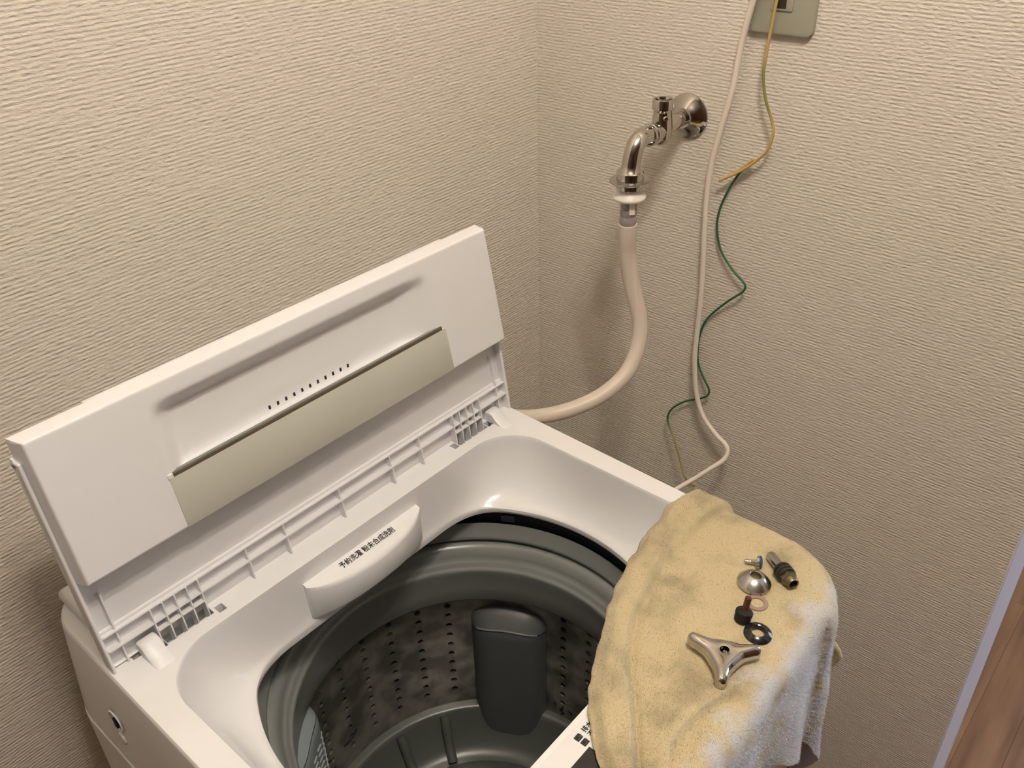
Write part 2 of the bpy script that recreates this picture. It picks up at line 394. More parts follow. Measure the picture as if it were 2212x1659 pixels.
# perforated steel drum wall
dv, df = [], []
def cell(a0, a1, z0, z1, hr=0):
    R = .2
    P = lambda a, z, r=R: Vector((CX + r * math.cos(a), CY + r * math.sin(a), z))
    k = len(dv)
    if not hr:
        am, zm = (a0 + a1) / 2, (z0 + z1) / 2
        dv.extend([P(a0, z0), P(am, z0), P(a1, z0), P(a1, zm), P(a1, z1), P(am, z1), P(a0, z1), P(a0, zm), P(am, zm)])
        df.extend([(k, k + 1, k + 8, k + 7), (k + 1, k + 2, k + 3, k + 8), (k + 8, k + 3, k + 4, k + 5), (k + 7, k + 8, k + 5, k + 6)]); return
    am, zm = (a0 + a1) / 2, (z0 + z1) / 2
    sq = [(a1, zm), (a1, z1), (am, z1), (a0, z1), (a0, zm), (a0, z0), (am, z0), (a1, z0)]
    ci = [(am + hr / R * math.cos(q * math.pi / 4), zm + hr * math.sin(q * math.pi / 4)) for q in range(8)]
    dv.extend([P(*p) for p in sq]); dv.extend([P(*p) for p in ci]); dv.extend([P(a, z, R + .006) for a, z in ci])
    for q in range(8):
        r = (q + 1) % 8
        df.append((k + q, k + r, k + 8 + r, k + 8 + q)); df.append((k + 8 + q, k + 8 + r, k + 16 + r, k + 16 + q))
ZT, ZB, DZ = -.200, -.425, .0178
azs = [8.5 - 11 * k for k in range(0, 24)] + [52.2 + 11.2 * k for k in range(6)]
azs = sorted(((a + 360) % 360) for a in azs if True)
azs = [a for i, a in enumerate(azs) if i == 0 or a - azs[i - 1] > 8]
azs = [a for a in azs if not (14 < a < 46 or 114 < a < 147)]
w_ = 2.75
edges_ = []
for a in azs: edges_.append((a - w_, a + w_, True))
edges_.sort(); segs = []; cur = edges_[0][0]; start = cur
for e in edges_:
    if e[0] > cur + .01:
        n_ = max(1, round((e[0] - cur) / 5.5))
        for q in range(n_): segs.append((cur + (e[0] - cur) * q / n_, cur + (e[0] - cur) * (q + 1) / n_, False))
    segs.append(e); cur = e[1]
n_ = max(1, round((start + 360 - cur) / 5.5))
for q in range(n_): segs.append((cur + (start + 360 - cur) * q / n_, cur + (start + 360 - cur) * (q + 1) / n_, False))
zz = [ZT, -.2205] + [-.2205 - DZ * k for k in range(1, 11)] + [ZB]
for a0, a1, hl in segs:
    for i in range(len(zz) - 1):
        cell(math.radians(a0), math.radians(a1), zz[i + 1], zz[i], 0.0044 if hl and 0 < i < len(zz) - 2 else 0)
mk('drum', dv, df, STEEL, wm, ang=40)
mk('drum_base', *lathe_z([(.200, -.418), (.1945, -.4185), (.1905, -.4195), (.1880, -.4215), (.1865, -.4260), (.178, -.452), (.168, -.470), (.158, -.478), (.15, -.480), (.0001, -.480)], CX, CY), BASEG, wm, ang=50)
pr = []
NP = 144
for i, (r, z) in enumerate([(.0001, -.442), (.02, -.444), (.04, -.452), (.07, -.462), (.10, -.468), (.125, -.472), (.142, -.4745), (.146, -.479)]):
    ring = []
    for k in range(NP):
        a = 2 * math.pi * k / NP; vane = max(math.cos(4 * (a - .35 * r / .14) - .35), 0) ** 5
        ring.append(Vector((CX + r * math.cos(a), CY + r * math.sin(a), z + vane * .024 * smoothstep(.01, .05, r) * (1 - smoothstep(.120, .146, r)))))
    pr.append(ring)
mk('pulsator', *loft(pr), BASEG, wm, ang=60)
for k in range(5):
    a = math.radians(58 + 20 * k + (14 if k > 2 else 0)); 
    d_ = Vector((math.cos(a), math.sin(a), 0)); t_ = Vector((-d_.y, d_.x, 0)); o_ = Vector((CX, CY, 0))
    pts = [o_ + d_ * .1875 + Vector((0, 0, -.426)), o_ + d_ * .177 + Vector((0, 0, -.440)), o_ + d_ * .168 + Vector((0, 0, -.462)), o_ + d_ * .150 + Vector((0, 0, -.478))]
    mk('base_rib', *tube(pts, .0065, 12, 5), BASEG, wm)

def filter_column(az, zt, zb, m, capm, mesh=False):
    a0 = math.radians(az); o_ = Vector((CX, CY, 0)); H = math.radians(14.2)
    def P(u, z, ext): # u -1..1 across, ext radial inset
        a = a0 - u * H; r = .1995 - ext; return o_ + Vector((r * math.cos(a), r * math.sin(a), z))
    us = [-1 + 2 * i / 28 for i in range(29)]
    ext = lambda u: .026 * max(1 - abs(u) ** 3.2, 0) ** .55 + .0006
    rg = []
    for fz, fe in [(0, .9), (.25, .97), (.5, 1), (.8, 1), (.93, 1.0), (.985, .98), (1, .93)]:
        rg.append([P(u, zb + (zt - zb) * fz - .010 * (1 - (1 - abs(u) ** 2.6)) * smoothstep(.8, 1, fz), ext(u) * fe) for u in us])
    col = mk('lint_filter', *loft(rg, closed=False), m, wm, ang=50)
    # sloping cap that rises toward the drum wall
    cg = []
    for j in range(9):
        g = j / 8
        cg.append([P(u, zt - .010 * (abs(u) ** 2.6) * (1 - g) + .020 * math.sin(g * math.pi / 2) * max(1 - abs(u) ** 2.4, 0) ** .6 + .001, ext(u) * .91 * (1 - g)) for u in us])
    mk('filter_cap', *loft(cg, closed=False), capm, col, ang=60)
    rim = [P(u, zt - .010 * abs(u) ** 2.6 + .0012, ext(u) * .95) for u in us[2:-2]]
    if not mesh: mk('filter_rim', *tube(rim, .0012, 8, 2), GREY, col)
    if mesh:
        for i in range(16):
            for j in range(3):
                u = -.35 + .42 * j; z = zt - .022 - .010 * i - .004 * j
                a_ = P(u, z, ext(u) + .0004); b_ = P(u + .26, z - .0045, ext(u + .26) + .0004)
                mk('slat', *tube([a_, (a_ + b_) / 2, b_], .0011, 6, 2), SLATM, col)
    return col
filter_column(29.6, -.252, -.478, DGREY, DGREY)
filter_column(130.3, -.222, -.425, BLUEG, BLUEG, True)

# ---- lid: rear leaf (hinged), ribs, front leaf with grip recess and glass
TL = Vector((0, .153103, .988210)); NR = Vector((0, -.988210, .153103)); XA = Vector((1, 0, 0))
RO = Vector((0, .004, 0))
rl = mk('lid_rear_panel', *xf(box((.0005, -.002, -.0065), (.5245, .2150, 0), .0012, 2), RO, XA, TL, NR), WHITE, wm, ang=40)
def rib(x0, x1, t0, t1, h, parent=rl, bev=.0002, base=-.001):
    return mk('rib', *xf(box((x0, t0, base), (x1, t1, h)), RO, XA, TL, NR), WHITE, parent, smooth=False)
for xa, xb in ((.0005, .0035), (.5205, .5245)): mk('side_rim', *xf(box((xa, -.002, -.001), (xb, .213, .009), .0008, 1), RO, XA, TL, NR), WHITE, rl)
mk('ledge', *xf(box((.004, .0362, -.001), (.521, .0395, .0028), .0012, 2), RO, XA, TL, NR), WHITE, rl)
rib(.004, .521, .0350, .0364, .0075)
rib(.004, .521, .0200, .0214, .0085)
for x in (.147, .191, .261, .332, .376): 
    rib(x - .0007, x + .0007, .0205, .0355, .0070); rib(x - .0007, x + .0007, .0005, .0210, .0085)
for xs in ([.047 + .0118 * k for k in range(5)], [.4285 + .0112 * k for k in range(5)]):
    for x in xs: rib(x - .0006, x + .0006, -.012, .0355, .0092)
    rib(xs[0], xs[-1], .0110, .0122, .0092); rib(xs[0], xs[-1], -.0135, -.0120, .0092)
for x in (.0165, .5075): rib(x - .0007, x + .0007, .0005, .075, .0060)
mk('ledge', *xf(box((.004, .0005, -.0005), (.047, .0030, .0035), .0008, 1), RO, XA, TL, NR), WHITE, rl)
# hinge covers on the deck
for x0, x1, sgn in ((.0270, .0445, 1), (.4845, .5010, -1)):
    pf = [(-.031, -.001), (-.030, .0002), (-.021, .0026), (-.0135, .0080), (-.0085, .0125), (-.003, .0135), (.002, .012), (.004, .004), (.004, -.001)]
    rg = []
    for q, ins in ((0, .0016), (.12, 0), (.88, 0), (1, .0016)):
        x = x0 + (x1 - x0) * q
        rg.append([Vector((x, y_ * (1 if y_ > 0 else 1) * (1), max(z_ - ins * (z_ > 0), -.001))) for y_, z_ in pf])
    mk('hinge_cover', *loft(rg, closed=True, capa=True, capb=True), WHITE, wm, ang=40)

TF = Vector((0, .026, .1315)).normalized(); NF = Vector((0, -TF.z, TF.y)); FO = Vector((0, -.004, .0995))
def FP(x, t, n): return FO + XA * x + TF * t + NF * n
X0, X1, T1, TH = .0068, .519, .134, .0185
def depth(x, t):
    tt = 1 - smoothstep(.1015, .1185, t)
    ll = smoothstep(.101, .127, x); rr = 1 - smoothstep(.380, .430, x)
    if t < .0521: return 0
    mid = smoothstep(.178, .198, x) * (1 - smoothstep(.325, .347, x)) * (1 - smoothstep(.052, .075, t))
    return (.0152 + .0012 * mid) * tt * ll * rr
xs = sorted(set([X0, X0 + .0008, X0 + .002] + [X0 + .003 + (X1 - X0 - .006) * i / 190 for i in range(191)] + [X1 - .002, X1 - .0008, X1]))
ts = sorted(set([0, .0007, .002] + [.003 + i * .0035 for i in range(14)] + [.052, .0522] + [.0545 + .0022 * i for i in range(32)] + [T1 - .004, T1 - .002, T1 - .0007, T1]))
V = []; F = []
nx, nt_ = len(xs), len(ts)
for j, t in enumerate(ts):
    for i, x in enumerate(xs):
        e = min(x - X0, X1 - x, t, T1 - t); rd = 0
        if e < .002: rd = .002 - math.sqrt(max(.002 ** 2 - (.002 - e) ** 2, 0))
        V.append(FP(x, t, -depth(x, t) - rd))
for j in range(nt_ - 1):
    for i in range(nx - 1):
        a = j * nx + i; F.append((a, a + 1, a + nx + 1, a + nx))
# sides and back (the left and right flanks splay slightly toward the back)
per = [(i, 0) for i in range(nx)] + [(nx - 1, j) for j in range(1, nt_)] + [(i, nt_ - 1) for i in range(nx - 2, -1, -1)] + [(0, j) for j in range(nt_ - 2, 0, -1)]
k0 = len(V)
for i, j in per:
    x = xs[i]; t = ts[j]; V.append(FP(x + (-.005 if i == 0 else .005 if i == nx - 1 else 0) * .8, t + (.0022 if j == nt_ - 1 else 0), -TH))
for q in range(len(per)):
    r = (q + 1) % len(per); a = per[q][1] * nx + per[q][0]; b = per[r][1] * nx + per[r][0]
    F.append((a, k0 + q, k0 + r, b))
F.append(tuple(range(k0, k0 + len(per))))
fp = mk('lid_front_panel', V, F, WHITE, wm, ang=50)
mk('top_lip', *xf(box((.0045, T1 - .004, -.0225), (.070, T1 + .0005, -.0170), .0008, 1), FO, XA, TF, NF), WHITE, fp)
mk('top_lip', *xf(box((.064, T1 - .004, -.0230), (.470, T1 + .0030, -.0165), .0012, 2), FO, XA, TF, NF), WHITE, fp)
mk('hinge_pin', *xf(box((.0005, .110, -.0275), (.0060, .1145, -.0160), .0008, 1), FO, XA, TF, NF), WHITE, fp)
mk('lid_glass', *xf(box((.0985, .0008, -.001), (.4325, .0500, .0009), .0005, 2), FO, XA, TF, NF), GLASS, fp)
mk('glass_edge', *xf(box((.1025, .0500, -.0035), (.4275, .0535, .0011), .0004, 1), FO, XA, TF, NF), BROWN, fp)
mk('glass_edge_line', *xf(box((.1025, .0537, -.0035), (.4275, .0545, .0006)), FO, XA, TF, NF), GREY, fp)
mk('glass_bracket', *xf(box((.0975, .0495, -.002), (.1025, .0540, .0012), .0004, 1), FO, XA, TF, NF), WHITE, fp)
for k in range(11):
    x = .2150 + .00955 * k
    mk('drain_slot', *xf(box((x - .0013, .0555, -.0176), (x + .0013, .0595, -.0158), .0004, 1), FO, XA, TF, NF), BLACK, fp)

# ------------------------------------------------------------------ faucet on the right wall
fx, fy, fz = .721, -.073, .311
fa = empty('water_tap', (XW, fy, fz)); setp(fa, 'chrome wall water tap without its handle above the machine', 'tap')
mk('wall_flange', *lathe([(.0262, 0), (.0268, .0012), (.0262, .0030), (.0248, .0036), (.0225, .0042), (.0160, .0105), (.0115, .0135), (.0112, .0165), (0, .0165)], (XW, fy, fz), (-1, 0, 0), 64), CHROME, fa, ang=40)
mk('inlet_pipe', *lathe([(.0088, .005), (.0088, .050)], (XW, fy, fz), (-1, 0, 0), 32), CHROME, fa)
mk('valve_body', *lathe([(.0001, -.0195), (.006, -.0188), (.0100, -.0160), (.0120, -.0105), (.0124, 0), (.0114, .0100), (.0104, .0180), (.0108, .0200), (.0122, .0215), (.0124, .0310), (.0116, .0325), (.0100, .0325), (.0092, .0310), (.0090, .0100), (.0001, .009)], (fx, fy, fz), (0, 0, 1), 56), CHROME, fa, ang=40)
mk('valve_seat', *lathe([(.0001, .0242), (.0074, .0242), (.0088, .0262)], (fx, fy, fz), (0, 0, 1), 32), DARKM, fa)
mk('set_screw', *lathe([(.0030, 0), (.0030, .0030), (.0022, .0040), (0, .0042)], (fx - .0075, fy - .0085, fz + .0135), (-.66, -.75, 0), 20), CHROME, fa)
mk('outlet_neck', *lathe([(.0108, .006), (.0094, .0130), (.0092, .0190)], (fx, fy, fz - .003), (-1, 0, 0), 40), CHROME, fa)
mk('swivel_nut', *lathe([(.0096, .0175), (.0122, .0178), (.0128, .0195), (.0128, .0230), (.0120, .0245), (.0122, .0260), (.0118, .0285), (.0100, .0290)], (fx, fy, fz - .003), (-1, 0, 0), 40), CHROME, fa, ang=25)
mk('spout', *tube([(.700, fy, .3075), (.690, fy, .3095), (.679, fy, .3090), (.6695, fy, .3030), (.6638, fy, .2920), (.6618, fy, .2810), (.6610, fy, .2740)], lambda t: .0104 + .0004 * t + .0036 * smoothstep(.80, 1, t), 32, 8), CHROME, fa, ang=60)
mk('spout_collar', *lathe([(.0001, .2770), (.0142, .2770), (.0154, .2760), (.0157, .2745), (.0152, .2705), (.0154, .2695), (.0154, .2570), (.0142, .2555), (.0001, .2555)], (.661, fy, 0), (0, 0, 1), 56), CHROME, fa, ang=30)

# ------------------------------------------------------------------ supply hose and its connector
ho = empty('water_supply_hose', (.661, fy, .2)); setp(ho, 'cream water supply hose looping from the tap to the machine', 'hose')
mk('clip_disc', *lathe([(.0150, .2672), (.0228, .2664), (.0233, .2654), (.0228, .2646), (.0150, .2640)], (.6612, fy, 0), (0, 0, 1), 56), SATIN, ho)
mk('slide_ring', *lathe([(.0128, .2556), (.0136, .2550), (.0156, .2515), (.0190, .2480), (.0192, .2462), (.0178, .2440), (.0110, .2420), (.0100, .2420)], (.6612, fy, 0), (0, 0, 1), 56), WPL, ho, ang=40)
mk('release_tab', *xf(box((-.0032, -.0010, -.0150), (.0032, .0012, 0), .0006, 1), (.6612 - .0056, fy - .0085, .2430), (.834, -.552, 0), (-.552, -.834, 0), (0, 0, 1)), WPL, ho)
cl = []
z = .2430
for r_ in (.0092, .0099, .0099, .0090, .0099, .0100, .0100, .0090, .0098, .0099, .0097, .0088): cl.append((r_, z)); z -= .0028
mk('clear_collar', *lathe(cl + [(.0001, z + .0028)], (.6612, fy, 0), (0, 0, 1), 48), CLEARG, ho, ang=30)
mk('hose', *tube([(.661, -.073, .2135), (.6625, -.0725, .195), (.6655, -.072, .172), (.669, -.079, .131), (.670, -.091, .092), (.662, -.097, .062), (.641, -.097, .032), (.611, -.086, .011), (.580, -.066, -.003), (.553, -.040, -.012), (.538, -.010, -.020), (.534, .030, -.03), (.538, .07, -.045), (.530, .118, -.06), (.500, .143, -.075), (.44, .146, -.085), (.38, .146, -.09)], lambda t: .0108 - .0012 * smoothstep(.0, .4, t), 24, 8), HOSEM, ho)

# ------------------------------------------------------------------ outlet plate, cord, wires
ot = empty('wall_outlet', (XW, -.176, .414)); setp(ot, 'beige wall outlet plate above the tap', 'outlet')
oy, oz0, oz1 = -.176, .4135, .5335
def rplate(yc, hw, z0, z1, rad, x, n=8):
    pts = []
    for sx_, sz_, a0 in ((1, 1, 0), (-1, 1, 90), (-1, -1, 180), (1, -1, 270)):
        for q in range(n + 1):
            a = math.radians(a0 + 90 * q / n)
            pts.append(Vector((x, yc + sx_ * (hw - rad) + rad * math.cos(a), (z0 + z1) / 2 + sz_ * ((z1 - z0) / 2 - rad) + rad * math.sin(a))))
    return pts
mk('plate', *loft([rplate(oy, .0360, oz0, oz1, .007, XW), rplate(oy, .0360, oz0, oz1, .007, XW - .0045), rplate(oy, .0352, oz0 + .0008, oz1 - .0008, .0065, XW - .0062), rplate(oy, .0340, oz0 + .002, oz1 - .002, .006, XW - .0068)], capb=True), PLATE, ot, ang=30)
mk('socket_insert', *loft([rplate(oy, .0118, .4375, .5095, .0015, XW - .0066), rplate(oy, .0118, .4375, .5095, .0015, XW - .0080), rplate(oy, .0112, .4381, .5089, .0012, XW - .0084)], capb=True), PLATE, ot, ang=30)
mk('earth_terminal', *box((XW - .0088, oy + .0012 - .006, .4400), (XW - .0080, oy + .0012 + .007, .4520)), DARKM, ot, smooth=False)
for zz_ in (.470, .495):
    for dy in (-.0063, .0063): mk('socket_slot', *box((XW - .0087, oy + dy - .0012, zz_ - .004), (XW - .0080, oy + dy + .0012, zz_ + .004)), BLACK, ot, smooth=False)
def W(y_, z_, off): return (XW - off, y_, z_)
def pw(pts):  # path points given as (y, z, distance from the wall)
    return [W(*p) for p in pts]
pc = empty('power_cord', (XW, -.176, .5))
mk('cord', *tube(pw([(-.1755, .484, .022), (-.172, .474, .021), (-.160, .468, .016), (-0.1493, 0.4642, 0.012), (-0.1455, 0.446, 0.012), (-0.1356, 0.4027, 0.008), (-0.13, 0.3527, 0.007), (-0.1217, 0.3099, 0.007), (-0.1135, 0.2647, 0.007), (-0.1111, 0.2182, 0.007), (-0.1141, 0.165, 0.008), (-0.118, 0.1027, 0.009), (-0.1186, 0.0495, 0.01), (-0.1198, 0.0014, 0.012), (-0.1272, -0.0462, 0.014), (-0.142, -0.0808, 0.016), (-0.1655, -0.1019, 0.018), (-0.1866, -0.1118, 0.022), (-0.1899, -0.1252, 0.03), (-0.178, -0.1393, 0.045), (-0.1611, -0.1574, 0.062), (-0.1488, -0.1677, 0.08), (-0.1375, -0.1779, 0.11), (-.120, -.20, .16), (-.10, -.24, .2), (-.08, -.30, .232), (-.07, -.36, .244)]), .0033, 14, 8, 1.25), CORDW, pc)
setp(pc, 'white power cord hanging down the wall beside the tap', 'cord')
mk('plug', *box((XW - .030, -.186, .482), (XW - .0086, -.166, .508), .004, 3), CORDW, pc, ang=40)
yw = empty('yellow_earth_wire', (XW, -.17, .42)); setp(yw, 'thin yellow earth wire hanging from the wall outlet', 'wire')
mk('wire', *tube(pw([(-0.1712, 0.4527, 0.011), (-0.171, 0.4438, 0.012), (-0.1683, 0.4162, 0.011), (-0.1669, 0.3927, 0.011), (-0.1672, 0.3713, 0.012), (-0.1737, 0.3479, 0.013), (-0.1839, 0.327, 0.013), (-0.1877, 0.3124, 0.013), (-0.1832, 0.2934, 0.013), (-0.1696, 0.2772, 0.012), (-0.1512, 0.2615, 0.012), (-0.1276, 0.2462, 0.013)]), .00165, 10, 8), WIREY, yw)
mk('folded_end', *tube(pw([(-0.1672, 0.2789, 0.01), (-0.1548, 0.2669, 0.009), (-0.1418, 0.2562, 0.010), (-0.1280, 0.2468, 0.0128)]), .00165, 10, 8), WIREY, yw)
gw = mk('green_earth_wire', *tube(pw([(-0.1622, 0.2736, 0.0065), (-0.1546, 0.2644, 0.0055), (-0.148, 0.2553, 0.006), (-0.1375, 0.2338, 0.006), (-0.1289, 0.207, 0.005), (-0.1285, 0.183, 0.005), (-0.137, 0.1581, 0.006), (-0.1551, 0.139, 0.008), (-0.1709, 0.1283, 0.009), (-0.1773, 0.1218, 0.01), (-0.1735, 0.1124, 0.01), (-0.156, 0.0942, 0.009), (-0.1369, 0.0711, 0.006), (-0.1239, 0.0495, 0.004), (-0.1181, 0.019, 0.003), (-0.1216, -0.0095, 0.005), (-0.1323, -0.0264, 0.008), (-0.1443, -0.0414, 0.01), (-0.1433, -0.0525, 0.0095), (-0.1303, -0.0644, 0.008), (-0.1109, -0.0763, 0.008), (-0.0937, -0.093, 0.01), (-0.0871, -0.1083, 0.012), (-0.0901, -0.1204, 0.014), (-0.0996, -0.1354, 0.016), (-0.1112, -0.1576, 0.018), (-0.1204, -0.1771, 0.02), (-0.1276, -0.1918, 0.022), (-0.1375, -0.1968, 0.025), (-0.1487, -0.1947, 0.03), (-0.1471, -0.1875, 0.04), (-0.1415, -0.1832, 0.05), (-0.1392, -0.1842, 0.062), (-0.1341, -0.187, 0.08), (-.12, -.205, .13), (-.10, -.25, .19), (-.09, -.30, .238), (-.085, -.36, .2465)]), .00145, 10, 8), WIREG)
setp(gw, 'thin green earth wire zigzagging down the wall behind the cord', 'wire')

# ------------------------------------------------------------------ towel
XE, YE, RC, RR = .505, -.430, .055, .011
Lp = cat([(.655, -.262, 0), (.58, -.262, 0), (.516, -.2615, 0), (.485, -.258, 0), (.455, -.259, 0), (.420, -.263, 0), (.385, -.271, 0), (.345, -.283, 0), (.313, -.297, 0), (.284, -.310, 0), (.262, -.320, 0), (.241, -.333, 0), (.222, -.347, 0), (.203, -.366, 0), (.186, -.388, 0), (.172, -.412, 0), (.163, -.440, 0), (.158, -.475, 0)], 12)
Op = cat([(.662, -.275, 0), (.668, -.32, 0), (.665, -.38, 0), (.66, -.45, 0), (.668, -.52, 0), (.675, -.60, 0), (.664, -.664, 0), (.62, -.690, 0), (.57, -.670, 0), (.525, -.655, 0), (.485, -.638, 0), (.445, -.612, 0), (.405, -.585, 0), (.370, -.555, 0), (.335, -.530, 0), (.295, -.505, 0), (.245, -.492, 0), (.165, -.485, 0)], 12)
def resamp(P, n):
    L = [0]
    for a, b in zip(P, P[1:]): L.append(L[-1] + (b - a).length)
    out = []; j = 0
    for i in range(n + 1):
        s = L[-1] * i / n
        while j < len(P) - 2 and L[j + 1] < s: j += 1
        t = (s - L[j]) / max(L[j + 1] - L[j], 1e-9); out.append(P[j].lerp(P[j + 1], min(max(t, 0), 1)))
    return out
NU, NV = 190, 130
Lr, Or = resamp(Lp, NU), resamp(Op, NU)
def drape(X, Y, lift):
    cx_, cy_ = XE - RC, YE + RC
    if X > cx_ and Y < cy_:
        vx, vy = X - cx_, Y - cy_; D_ = math.hypot(vx, vy); th = math.atan2(-vy, vx)
        if D_ <= RC: return Vector((X, Y, lift))
        d = D_ - RC; n = Vector((vx / D_, vy / D_, 0)); base = Vector((cx_, cy_, 0)) + n * RC
        fold = d * .07 * math.exp(-((th - 1.38) / .20) ** 2) - d * .03 * math.exp(-((th - .95) / .16) ** 2) + .004 * smoothstep(0, .03, d)
        sl = Y * 0
    elif X > XE and Y >= cy_:
        d = X - XE; n = Vector((1, 0, 0)); base = Vector((XE, Y, 0)); fold = .05 * d * math.sin(Y * 70) * .5 + .004 * smoothstep(0, .03, d)
    elif Y < YE and X <= cx_:
        d = YE - Y; n = Vector((0, -1, 0)); base = Vector((X, YE, 0)); fold = .05 * d * (1 + math.sin(X * 62 + 2.6)) + .02 * d
    else:
        return Vector((X, Y, lift))
    if d < RR * math.pi / 2:
        a = d / RR; h_ = RR * math.sin(a); dz = RR * (1 - math.cos(a)); nn = n * math.sin(a) + Vector((0, 0, math.cos(a)))
    else:
        h_ = RR; dz = RR + d - RR * math.pi / 2; nn = n
    return base + n * (h_ + fold) + Vector((0, 0, -dz)) + nn * lift
def segdist(X, Y, pts):
    best = 9; sgn = 0
    for (ax, ay), (bx, by) in zip(pts, pts[1:]):
        ex, ey = bx - ax, by - ay; t = min(max(((X - ax) * ex + (Y - ay) * ey) / (ex * ex + ey * ey), 0), 1)
        dx, dy = X - ax - ex * t, Y - ay - ey * t; d = math.hypot(dx, dy)
        if d < best: best = d; sgn = 1 if ex * dy - ey * dx > 0 else -1
    return best, sgn
creaseA = [(.530, -.318), (.516, -.311), (.504, -.306), (.476, -.302), (.449, -.300), (.406, -.302), (.368, -.310), (.342, -.316)]
creaseB = [(.342, -.316), (.321, -.323), (.302, -.334), (.285, -.345), (.25, -.373), (.212, -.401), (.198, -.411), (.18, -.43)]
creaseC = [(.310, -.422), (.304, -.420), (.281, -.414), (.264, -.411), (.242, -.412), (.225, -.419), (.21, -.43)]
TV = []; 
for i in range(NU + 1):
    for j in range(NV + 1):
        q = j / NV; p = Lr[i].lerp(Or[i], q)
        X, Y = p.x, p.y
        e = noise.noise(Vector((X * 14, Y * 14, 1.3)))
        wl = min(q, 1 - q) * 4
        X += .003 * noise.noise(Vector((X * 60, Y * 60, 4.0))); Y += .003 * noise.noise(Vector((X * 60, Y * 60, 9.0)))
        bd = (Lr[i] - p).length
        lift = .0065 + .0022 * e + .0010 * noise.noise(Vector((X * 45, Y * 45, 2.0)))
        dA, sA = segdist(X, Y, creaseA); dB, sB = segdist(X, Y, creaseB); dC, sC = segdist(X, Y, creaseC)
        d_, s_ = (dA, sA) if dA < dB else (dB, sB)
        # doubled, rolled border between the free edge and the creases
        if X < .53 and s_ < 0 and bd < .08: lift += .0085 * smoothstep(-.001, .007, d_)
        lift -= .0050 * math.exp(-(dB / .0032) ** 2) * (X < .53) + .0016 * math.exp(-(dA / .003) ** 2) * (X < .53)
        # the roll bends down over the opening at its free edge
        if X < .53: lift -= .010 * (1 - smoothstep(0, .012, bd))
        # broad fold toward the front edge
        lift += (.0060 * math.exp(-((dC - .006) / .010) ** 2) if sC < 0 else -.0022 * math.exp(-(dC / .006) ** 2) ) * (1 if Y > -.45 else 0)
        P = drape(X, Y, lift)
        # unsupported part over the wash opening sags a little
        if X < .485 and Y > -.336: P.z -= .004 * smoothstep(0, .04, min(.485 - X, Y + .336))
        TV.append(P)
TFc = []
for i in range(NU):
    for j in range(NV):
        a = i * (NV + 1) + j; TFc.append((a, a + 1, a + NV + 2, a + NV + 1))
tw = empty('towel', (.40, -.38, 0)); setp(tw, 'stained yellow terry towel draped over the machine corner', 'towel')
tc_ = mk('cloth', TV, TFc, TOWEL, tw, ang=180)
sm = tc_.modifiers.new('thick', 'SOLIDIFY'); sm.thickness = .005; sm.offset = -1
# turned-out corner of the side drape
fr = []
for z_, ye_ in ((-.098, -.436), (-.103, -.443), (-.110, -.4485), (-.119, -.4515), (-.128, -.4495), (-.136, -.4465), (-.144, -.443)):
    fr.append([Vector((.5215 + .004 * math.sin(q * 2.2 + z_ * 40), -.412 + (ye_ + .412) * q, z_ + .003 * q * q)) for q in (0, .2, .4, .6, .8, .93, 1)])
cf_ = mk('cloth_corner', *loft(fr, closed=False), TOWEL2, tw, ang=180)
sf = cf_.modifiers.new('thick', 'SOLIDIFY'); sf.thickness = .004
# terry pile: fine loops standing out of the cloth
nrm = [Vector(v_.normal) for v_ in tc_.data.vertices]
up = 1 if nrm[(NU // 2) * (NV + 1) + NV // 3].z > 0 else -1
if up < 0: tc_.data.flip_normals(); nrm = [-n_ for n_ in nrm]
pv_, pf_ = [], []
for k in range(60000):
    i = random.randrange(NU); j = int(NV * random.random() ** 1.0); j = min(j, NV - 1)
    a = i * (NV + 1) + j; u_, w2 = random.random(), random.random()
    p = TV[a].lerp(TV[a + NV + 1], u_).lerp(TV[a + 1].lerp(TV[a + NV + 2], u_), w2)
    n_ = nrm[a]; r_ = Vector((random.gauss(0, 1), random.gauss(0, 1), random.gauss(0, 1))).normalized()
    s_ = n_.cross(r_).normalized() * .00026; tip = p + (n_ + r_ * .55).normalized() * random.uniform(.0009, .0020)
    b_ = len(pv_); pv_ += [p - s_ - n_ * .0003, p + s_ - n_ * .0003, tip]; pf_.append((b_, b_ + 1, b_ + 2))
me = D.meshes.new('pile'); me.from_pydata([tuple(p) for p in pv_], [], pf_); 
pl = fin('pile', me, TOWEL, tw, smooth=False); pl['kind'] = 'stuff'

# height of the towel surface at (x, y)
def tow(x, y_):
    best = [(9, 0)]
    bb = min(((p.x - x) ** 2 + (p.y - y_) ** 2, p.z) for p in TV if p.z > -.005)
    return bb[1]

# ------------------------------------------------------------------ tap pieces lying on the towel
def SD(px, py, arms):
    d = 9
    for a, ln in arms:
        dx, dy = math.cos(a), math.sin(a); t = min(max((px * dx + py * dy) / ln, 0), 1)
        dd = math.hypot(px - dx * ln * t, py - dy * ln * t) - (.0090 - .0040 * t)
        h_ = max(.011 - abs(d - dd), 0) / .011; d = min(d, dd) - h_ * h_ * .011 * .25
    return d
arms = [(math.radians(93), .0285), (math.radians(317), .0270), (math.radians(205), .0275)]
def outline(iso, n=150):
    P = []
    for k in range(n):
        a = 2 * math.pi * k / n; lo, hi = 0, .06
        for _ in range(30):
            m_ = (lo + hi) / 2
            if SD(m_ * math.cos(a), m_ * math.sin(a), arms) < iso: lo = m_
            else: hi = m_
        P.append((lo * math.cos(a), lo * math.sin(a)))
    return P
hx, hy = .3365, -.4020; hz = max(tow(hx, hy), tow(hx, hy + .028), tow(hx + .02, hy - .018), tow(hx - .025, hy - .012)) - .0006
rg = []
